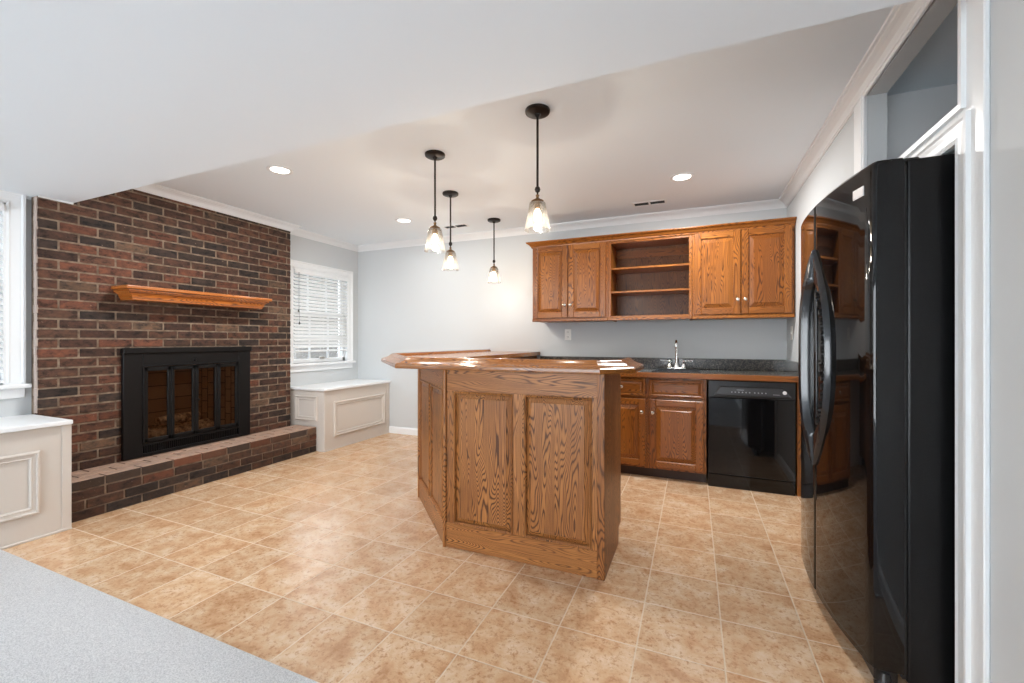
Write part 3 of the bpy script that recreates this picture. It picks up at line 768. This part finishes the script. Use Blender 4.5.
bm = B(); box(bm, .726, .760, BY, D - .004, 0, .872, .002); o = obj('filler_panel', bm, 'cabZ'); setprops(o, 'narrow oak end panel between dishwasher and right wall', 'panel')

# counter with sink cut-out
ct = root('countertop', (-.4, D, .874), 'dark speckled countertop with oak front edge and backsplash', 'countertop')
CX0, CX1, CY0 = -1.556, XR - .003, 3.840
SX0, SX1, SY0, SY1 = -.325, .045, 3.905, 4.245
bm = B(); zc0, zc1 = .874, .914
box(bm, CX0, SX0, CY0, D - .004, zc0, zc1); box(bm, SX1, CX1, CY0, D - .004, zc0, zc1); box(bm, SX0, SX1, CY0, SY0, zc0, zc1); box(bm, SX0, SX1, SY1, D - .004, zc0, zc1)
obj('slab', bm, 'granite', ct, world=True)
bm = B(); box(bm, CX0, CX1, CY0 - .022, CY0, zc0 - .004, zc1 + .001, .006, seg=2); obj('oak_edge', bm, 'cabX', ct, world=True)
bm = B(); box(bm, CX0, CX1, D - .024, D - .003, zc1, 1.016, .003); box(bm, CX1 - .020, CX1, CY0, D - .024, zc1, 1.016, .003); obj('backsplash', bm, 'granite', ct, world=True)
# sink
sk = root('bar_sink', ((SX0 + SX1) / 2, (SY0 + SY1) / 2, zc1), 'small black drop-in bar sink in the counter under the faucet', 'sink')
bm = B(); pth = [(SX0, SY0), (SX1, SY0), (SX1, SY1), (SX0, SY1)]
sweep(bm, pth, [(-.012, zc1 + .001), (-.012, zc1 + .008), (-.006, zc1 + .012), (.012, zc1 + .012), (.018, zc1 + .006), (.022, zc1 - .11), (.016, zc1 - .11), (.012, zc1 + .001)], closed=True)
box(bm, SX0 + .016, SX1 - .016, SY0 + .016, SY1 - .016, zc1 - .12, zc1 - .11)
obj('basin', bm, 'sink', sk, world=True)
bm = B(); lathe(bm, [(.03, zc1 - .11), (.03, zc1 - .107), (.018, zc1 - .108), (0, zc1 - .109)], ((SX0 + SX1) / 2, (SY0 + SY1) / 2, 0), 20); obj('drain', bm, 'chrome', sk, world=True)
# faucet
FX, FY = -.150, 4.335
fa = root('faucet', (FX, FY, zc1), 'chrome two-handle gooseneck faucet behind the bar sink', 'faucet')
bm = B(); box(bm, FX - .085, FX + .085, FY - .026, FY + .026, zc1, zc1 + .022, .010, seg=3); obj('deck_plate', bm, 'chrome', fa, world=True, smooth=True)
bm = B(); lathe(bm, [(.024, zc1 + .02), (.022, zc1 + .035), (.014, zc1 + .05), (.0125, zc1 + .06)], (FX, FY, 0), 20)
pts = [(FX, FY, zc1 + .05), (FX, FY, zc1 + .222)]
for k in range(1, 13):
    a = PI * k / 12 * 1.12; pts.append((FX, FY - .05 + .05 * math.cos(a), zc1 + .222 + .05 * math.sin(a)))
tube(bm, pts, .0125, 14); obj('spout', bm, 'chrome', fa, world=True, smooth=True)
for s in (-1, 1):
    hx = FX + s * .062
    bm = B(); lathe(bm, [(.020, zc1 + .02), (.021, zc1 + .034), (.012, zc1 + .05), (.013, zc1 + .062), (.018, zc1 + .075), (.010, zc1 + .088), (0, zc1 + .090)], (hx, FY, 0), 18)
    tube(bm, [(hx, FY, zc1 + .078), (hx + s * .03, FY - .004, zc1 + .082), (hx + s * .082, FY - .012, zc1 + .084)], [.007, .0062, .0075], 10)
    obj('handle', bm, 'chrome', fa, world=True, smooth=True)

# ------------------------------------------------------------ dishwasher
dwx0, dwx1, dwy = .104, .718, 3.838
dwr = root('dishwasher', ((dwx0 + dwx1) / 2, dwy, 0), 'glossy black built-in dishwasher under the counter', 'dishwasher')
bm = B(); box(bm, dwx0 + .004, dwx1 - .004, dwy + .022, D - .02, .012, .868); obj('tub', bm, 'dark_plastic', dwr, world=True)
bm = B(); box(bm, dwx0 + .004, dwx1 - .004, dwy, dwy + .022, .112, .728, .005, seg=2); obj('door', bm, 'black_gloss', dwr, world=True)
bm = B(); box(bm, dwx0 + .004, dwx1 - .004, dwy, dwy + .022, .733, .866, .006, seg=2)
cp = obj('control_panel', bm, 'dark_plastic', dwr, world=True)
bm = B(); q = [(dwx0 + .045, .745), (dwx1 - .03, .745), (dwx1 - .085, .822), (dwx0 + .09, .822)]
v0 = [bm.verts.new((x, dwy - .001, z)) for x, z in q]
cxm, czm = (dwx0 + dwx1) / 2, .783
v1 = [bm.verts.new((cxm + (x - cxm) * .965, dwy - .011, czm + (z - czm) * .8)) for x, z in q]
bm.faces.new(v1)
for k in range(4): bm.faces.new((v0[k], v0[(k + 1) % 4], v1[(k + 1) % 4], v1[k]))
bm.faces.new(v0[::-1])
obj('button_strip', bm, 'panel_grey', cp, world=True)
for k in range(10):
    x = dwx0 + .175 + k * .025 + (.010 if k > 5 else 0)
    bm = B(); lathe(bm, [(.0052, 0), (.0052, -.002), (0, -.0022)], (x, dwy - .0108, .777), 10, 'Y'); obj('button', bm, 'led', cp, world=True)
bm = B(); lathe(bm, [(.014, 0), (.014, -.003), (.011, -.004), (0, -.004)], (dwx1 - .078, dwy - .0108, .785), 20, 'Y'); obj('dial_mark', bm, 'badge', cp, world=True)
for la, lb_, lz in ((dwx1 - .155, dwx1 - .11, .766), (dwx0 + .21, dwx0 + .26, .794)):
    bm = B(); box(bm, la, lb_, dwy - .0118, dwy - .0105, lz, lz + .0035); obj('printed_line', bm, 'led', cp, world=True)
bm = B(); box(bm, dwx0 + .004, dwx1 - .004, dwy + .012, dwy + .03, .0, .104, .004); obj('toe_panel', bm, 'black_gloss', dwr, world=True)

# ------------------------------------------------------------ refrigerator
FD0, FD1 = 1.802, 2.655        # door span along y
fz0, fz1 = .085, 1.792
fg = root('refrigerator', (1.1, 2.23, 0), 'glossy black side-by-side refrigerator standing in the right wall opening', 'refrigerator')
bm = B(); box(bm, .650, 1.40, 1.815, 2.645, .05, 1.788, .008, seg=2); obj('cabinet_body', bm, 'fridge_side', fg, world=True)
bm = B(); box(bm, .639, .656, 1.822, 2.638, .06, 1.775); obj('door_gasket', bm, 'dark_plastic', fg, world=True)
SEAM = 2.262
def fcurve(y):
    a = 2.32
    return .492 + .062 * (abs(y - a) / .52) ** 2.0 * (1.0 if y < a else .9)
def fdoor(y0, y1, nm):
    bm = B(); n = 22; rr = .014; cols = []
    ys = [y0 + (y1 - y0) * i / n for i in range(n + 1)]
    outline = [(.638, y0), ]
    outer = []
    for i, y in enumerate(ys):
        x = fcurve(y)
        if i == 0: outer += [(x + rr, y0), (x + rr * .3, y0 + rr * .3), (x, y0 + rr)]
        elif i == n: outer += [(x, y1 - rr), (x + rr * .3, y1 - rr * .3), (x + rr, y1)]
        else: outer.append((x, y))
    poly = [(.638, y0)] + outer + [(.638, y1)]
    lo = [bm.verts.new((x, y, fz0)) for x, y in poly]
    mids = [bm.verts.new((x, y, fz1 - .014)) for x, y in poly]
    hi = [bm.verts.new((min(x + .012, .636), min(max(y, y0 + .008), y1 - .008), fz1)) for x, y in poly]
    for A, Bq in ((lo, mids), (mids, hi)):
        for k in range(len(poly)): bm.faces.new((A[k], A[(k + 1) % len(poly)], Bq[(k + 1) % len(poly)], Bq[k]))
    bm.faces.new(lo[::-1]); bm.faces.new(hi)
    o_ = obj(nm, bm, 'black_gloss', fg, world=True, smooth=True); o_.modifiers.new('wn', 'WEIGHTED_NORMAL').keep_sharp = True; return o_
d1 = fdoor(FD0, SEAM - .003, 'door'); d2 = fdoor(SEAM + .003, FD1, 'door')
# bowed handles either side of the seam
def fhandle(s, par, reach, stand, wid):
    bm = B(); n = 48; zt, zb = 1.586, .640; zc, hl = (zt + zb) / 2, (zt - zb) / 2; secs = []
    for i in range(n + 1):
        u = -1 + 2 * i / n; z = zc + hl * u; au = abs(u)
        bow = 1 - au ** 2.4
        yo = SEAM + s * (.007 + reach * bow)
        inner = max(0.0, 1 - (au / .70) ** 2.6) if au < .70 else 0.0      # opening between the two handles
        yi = SEAM + s * (.004 + (reach - wid) * inner ** .6)
        st = .008 + stand * (1 - au ** 4)
        xo, xi = fcurve(yo) + .002, fcurve(yi) + .002; w_ = yo - yi
        ring = [(xo, yo, z), (xo - st * .75, yo - w_ * .06, z), (xo - st - .004, yo - w_ * .25, z), (xi - st * .9 - .002, yi + w_ * .22, z), (xi - st * .6, yi + w_ * .03, z), (xi, yi, z)]
        secs.append([bm.verts.new(p) for p in ring])
    m_ = len(secs[0])
    for i in range(n):
        for k in range(m_): bm.faces.new((secs[i][k], secs[i][(k + 1) % m_], secs[i + 1][(k + 1) % m_], secs[i + 1][k]))
    bm.faces.new(secs[0][::-1]); bm.faces.new(secs[-1])
    # finger grips along the inner side
    h = obj('handle', bm, 'handle_black', par, world=True, smooth=True)
    if s > 0: return h
    bm = B()
    for i in range(15):
        u = -.56 + 1.12 * i / 14; z = zc + hl * u
        inner = max(0.0, 1 - (abs(u) / .70) ** 2.6); yi = SEAM + s * (.004 + (reach - wid) * inner ** .6); xi = fcurve(yi)
        tube(bm, [(xi - .020, yi + s * .002, z - .012), (xi - .020, yi - s * .008, z), (xi - .020, yi + s * .002, z + .012)], .007, 8)
    g_ = obj('finger_grip', bm, 'dark_plastic', h, world=True, smooth=True); g_['kind'] = 'stuff'
    return h
fhandle(-1, d1, .180, .013, .022); fhandle(1, d2, .098, .034, .030)
# small badge near the top of the near door
bm = B()
def bpt(y, z, dx): return (fcurve(y) - dx, y, z)
vs = [bm.verts.new(bpt(y, z, .003)) for y, z in ((1.905, 1.690), (1.845, 1.690), (1.845, 1.724), (1.905, 1.724))] ; vb = [bm.verts.new(bpt(y, z, -.001)) for y, z in ((1.905, 1.690), (1.845, 1.690), (1.845, 1.724), (1.905, 1.724))]
bm.faces.new(vs); bm.faces.new(vb[::-1])
for k in range(4): bm.faces.new((vs[k], vs[(k + 1) % 4], vb[(k + 1) % 4], vb[k]))
obj('badge', bm, 'badge', d1, world=True)
bm = B(); box(bm, .570, .636, 1.84, 2.62, .02, .08, .006); obj('base_grille', bm, 'dark_plastic', fg, world=True)
for y in (1.825, 2.60):
    for x in (.60, 1.33):
        bm = B(); lathe(bm, [(.026, 0.0), (.030, .012), (.020, .03), (.014, .055)], (x, y + .02, 0), 14); obj('levelling_foot', bm, 'dark_plastic', fg, world=True)
for y in (1.83, 2.59): 
    bm = B(); box(bm, .60, .69, y, y + .035, 1.780, 1.797, .005); obj('hinge_cover', bm, 'dark_plastic', fg, world=True)

# ------------------------------------------------------------ the bar
bar = root('breakfast_bar', (-1.3, 2.4, 0), 'oak wraparound breakfast bar with raised panels and thick moulded top', 'bar counter')
A0, A1, A2, A3 = (-.405, 2.13), (-1.324, 2.13), (-1.919, 2.725), (-1.919, D - .004)
bz = 1.026
bm = B(); e = .012
prism(bm, [(-.43, 2.13 + e), (-1.324 - e * .41 + .004, 2.13 + e), (-1.919 + e, 2.725 + e * .41), (-1.919 + e, D - .004), (-1.60, D - .004), (-1.60, 2.80), (-1.42, 2.625), (-.43, 2.625)][::-1], .096, bz)
obj('body', bm, 'islZ', bar, world=True)
bm = B(); prism(bm, [(-.43, 2.14), (-1.31, 2.14), (-1.90, 2.735), (-1.90, D - .004), (-1.68, D - .004), (-1.68, 2.86), (-1.48, 2.55), (-.43, 2.55)][::-1], 0, .095); obj('toe_kick', bm, 'toe', bar, world=True)
def bar_face(org, ang, width, cols, nm, z0=.14, z1=.898, ends=(.0, .0)):
    """panelled face in a local frame: x runs left to right as seen from outside, -y points out"""
    fr_ = bpy.data.objects.new(nm, None)
    bm = B(); yb = .014
    # plinth, top rail, stiles
    box(bm, 0, width, -.006, yb, 0, z0, .004, 1); box(bm, 0, width, 0, yb, z1, bz, .002, 1)
    xs = [0] + [v for c_ in cols for v in c_] + [width]
    for k in range(0, len(xs), 2): box(bm, xs[k], xs[k + 1], 0, yb, z0 - .002, z1 + .002, .002, 0)
    f = obj(nm, bm, ['islZ', 'islX'], bar)
    f.location = (org[0] - bar.location.x, org[1] - bar.location.y, 0); f.rotation_euler = (0, 0, ang)
    for (a, b) in cols:
        o_ = raised(f, a, b, z0, z1, 0.0, 'isl', sl=.036, dep=.013, world=False)
        bm = B(); pr = [(0, .001), (0, -.004), (.006, -.007), (.012, -.003), (.014, .004), (.014, .010), (0, .010)]
        sweep(bm, [(a, z0), (b, z0), (b, z1), (a, z1)], pr, closed=True, fn=lambda p, q, h: (p, h, q)); obj('panel_bead', bm, 'islZ', f)
    return f
bar_face((-1.324, 2.13), 0, .884, [(.056, .426), (.490, .855)], 'front_face')
L45 = math.hypot(.595, .595)
bar_face((-1.919, 2.725), -PI / 4, L45, [(.050, .395), (.450, L45 - .050)], 'angled_face')
bar_face((-1.919, D - .004), -PI / 2, D - .004 - 2.725, [(.06, .56), (.62, 1.12), (1.18, 1.69)], 'side_face')
for px_, py_ in ((-1.324, 2.128), (-1.919, 2.722)):
    bm = B(); tube(bm, [(px_, py_, 0), (px_, py_, bz)], .013, 10); obj('corner_bead', bm, 'islZ', bar, world=True)
# end panel with toe notch
bm = B(); prof = [(2.124, 0), (2.55, 0), (2.55, .096), (2.632, .096), (2.632, bz), (2.124, bz)]
a_ = [bm.verts.new((-.405, y, z)) for y, z in prof]; b_ = [bm.verts.new((-.443, y, z)) for y, z in prof]
bm.faces.new(a_); bm.faces.new(b_[::-1])
for k in range(6): bm.faces.new((a_[k], a_[(k + 1) % 6], b_[(k + 1) % 6], b_[k]))
bmesh.ops.bevel(bm, geom=list(bm.edges), offset=.002, segments=1, affect='EDGES')
obj('end_panel', bm, 'islZ', bar, world=True)
# top: flat board and raised moulded rail round the outside
bt = B()
outer = [(-.27, 2.62), (-.27, 2.235), (-.42, 2.082), (-1.643, 2.082), (-2.27, 2.709), (-2.27, D - .004)]
inner = [(-1.56, D - .004), (-1.56, 2.80), (-1.38, 2.62)]
ins = [(v.x, v.y) for v in offset_path(outer, -.06, False)]
ins[0] = (-.33, 2.62); ins[-1] = (-2.21, D - .004)
prism(bt, ins + inner, bz, 1.064)
top = obj('bar_top', bt, 'barX', bar, world=True)
pr = [(0, bz), (.004, bz + .001), (0, bz)]
rail = [(-.008, bz - .006), (-.002, bz - .004), (.0, bz + .006), (-.002, bz + .020), (-.010, bz + .025), (-.016, bz + .027), (-.030, bz + .030), (-.050, bz + .038), (-.066, bz + .050), (-.074, bz + .058), (-.086, bz + .062), (-.098, bz + .058), (-.104, bz + .048), (-.108, bz + .0385), (-.108, bz + .001), (-.060, bz + .001), (-.040, bz - .006)]
for nm, seg in (('edge_rail', (0, 3)), ('edge_rail', (3, 4)), ('edge_rail', (4, 5))):
    pass
for k in range(5):
    bm = B(); cols_ = []
    for o_, z in rail:
        op = offset_path(outer, o_, False); cols_.append([bm.verts.new((op[k].x, op[k].y, z)), bm.verts.new((op[k + 1].x, op[k + 1].y, z))])
    n_ = len(cols_)
    for q in range(n_): bm.faces.new((cols_[q][0], cols_[q][1], cols_[(q + 1) % n_][1], cols_[(q + 1) % n_][0]))
    bm.faces.new([c_[0] for c_ in cols_]); bm.faces.new([c_[1] for c_ in cols_][::-1])
    ax = 'X' if k == 2 else ('Y' if k in (0, 4) else 'X')
    obj('edge_rail', bm, 'bar' + ax, bar, world=True, smooth=True)

# ------------------------------------------------------------ pendants
def pendant(x, y, label):
    r = root('pendant_light', (x, y, H), label, 'pendant light', 'four glass pendants hanging over the bar')
    bm = B(); lathe(bm, [(.066, 0), (.068, -.006), (.066, -.016), (.058, -.021), (.018, -.024), (.012, -.034), (.008, -.040)], (0, 0, 0), 36); obj('canopy', bm, 'bronze', r, smooth=True)
    bm = B(); tube(bm, [(0, 0, -.03), (0, 0, -.43)], .0065, 12); obj('rod', bm, 'bronze', r, smooth=True)
    bm = B(); lathe(bm, [(.004, -.415), (.012, -.42), (.016, -.432), (.012, -.444), (.005, -.450), (.005, -.462), (.010, -.466)], (0, 0, 0), 20); obj('swivel_ball', bm, 'bronze', r, smooth=True)
    bm = B(); lathe(bm, [(.010, -.462), (.007, -.476), (.012, -.482), (.034, -.494), (.035, -.500), (.020, -.502), (.020, -.536), (.017, -.538)], (0, 0, 0), 28); obj('socket', bm, 'brass', r, smooth=True)
    bm = B(); lathe(bm, [(.030, -.5005), (.041, -.504), (.044, -.509), (.071, -.650), (.072, -.654), (.0695, -.654), (.0685, -.650), (.0415, -.511), (.039, -.5065), (.030, -.5035)], (0, 0, 0), 40)
    obj('glass_shade', bm, 'shade_glass', r, smooth=True)
    bm = B(); lathe(bm, [(.010, -.537), (.012, -.546), (.019, -.560), (.023, -.578), (.021, -.594), (.012, -.605), (0, -.608)], (0, 0, 0), 24); obj('bulb', bm, 'bulb', r, smooth=True)
    l = light('pendant_lamp', 'POINT', (0, 0, -.635), (0, 0, 0), 7.0, (1.0, .88, .74), radius=.02); l.parent = r
    return r
P = [(-.782, 2.199, 'bronze pendant light nearest the camera, over the right end of the bar'),
     (-1.600, 2.448, 'bronze pendant light over the corner of the bar, leftmost in the photo'),
     (-1.902, 3.147, 'bronze pendant light just behind the leftmost one, third in depth'),
     (-1.904, 4.012, 'farthest and smallest bronze pendant light, close to the back wall')]
for x, y, lb in P: pendant(x, y, lb)

# recessed lights
def downlight(x, y, label, power):
    r = root('recessed_light', (x, y, H), label, 'ceiling light', 'recessed ceiling lights')
    bm = B(); lathe(bm, [(.088, 0), (.088, -.004), (.080, -.007), (.068, -.006), (.062, -.001), (.062, 0)], (0, 0, 0), 40); obj('trim_ring', bm, 'trim', r, smooth=True)
    bm = B(); lathe(bm, [(.0, -.0015), (.064, -.0015), (.064, 0)], (0, 0, 0), 36); obj('diffuser', bm, 'downlight', r)
    l = light('ceiling_lamp', 'AREA', (0, 0, -.012), (0, 0, 0), power, (1.0, .98, .95), .12); l.parent = r
downlight(-.083, 3.532, 'recessed ceiling light in front of the wall cabinets, right of the pendants', 27)
downlight(-2.784, 3.678, 'recessed ceiling light farthest back, left of the pendants', 7)
downlight(-2.799, 2.233, 'recessed ceiling light nearest the brick wall', 28)
def vent(x, y, w_, d_, label):
    r = root('ceiling_vent', (x, y, H), label, 'ceiling vent', 'ceiling vents near the back wall')
    bm = B(); sweep(bm, [(-w_ / 2, -d_ / 2), (w_ / 2, -d_ / 2), (w_ / 2, d_ / 2), (-w_ / 2, d_ / 2)], [(0, 0), (0, -.003), (.016, -.0045), (.018, 0)], closed=True); box(bm, -.008, .008, -d_ / 2 + .015, d_ / 2 - .015, -.0045, -.001); obj('frame', bm, 'trim', r)
    bm = B(); box(bm, -w_ / 2 + .02, w_ / 2 - .02, -d_ / 2 + .02, d_ / 2 - .02, -.0012, -.0002); obj('duct_opening', bm, 'hole', r)
    bm = B()
    for k in range(5):
        yy = -d_ / 2 + .030 + k * (d_ - .055) / 4; box(bm, -w_ / 2 + .022, w_ / 2 - .022, yy, yy + .002, -.0030, -.0014)
    obj('louvres', bm, 'panel_grey', r)
vent(-.372, 4.085, .30, .115, 'white ceiling vent above the open shelf unit')
vent(-2.405, 4.085, .30, .115, 'white ceiling vent near the back wall, seen behind the pendants')

# wall plates
r = root('wall_outlet', (-1.245, D, 1.25), 'white outlet plate on the back wall under the left wall cabinet', 'outlet')
bm = B(); box(bm, -.036, .036, -.006, 0, -.058, .058, .003, seg=2); obj('cover_plate', bm, 'white_plastic', r)
for s in (-1, 1):
    bm = B(); box(bm, -.017, .017, -.009, -.004, s * .026 - .016, s * .026 + .016, .003); q_ = obj('socket', bm, 'white_plastic', r)
    bm = B(); box(bm, -.008, -.005, -.0095, -.0085, s * .026 - .004, s * .026 + .008); box(bm, .005, .008, -.0095, -.0085, s * .026 - .004, s * .026 + .008); obj('slot', bm, 'hole', q_)
r = root('light_switch', (XR, 4.25, 1.25), 'white switch plate on the right wall just above the counter', 'light switch')
bm = B(); box(bm, -.006, 0, -.036, .036, -.058, .058, .003, seg=2); obj('cover_plate', bm, 'white_plastic', r)
bm = B(); box(bm, -.012, -.004, -.006, .006, -.014, .014, .002); obj('toggle', bm, 'white_plastic', r)
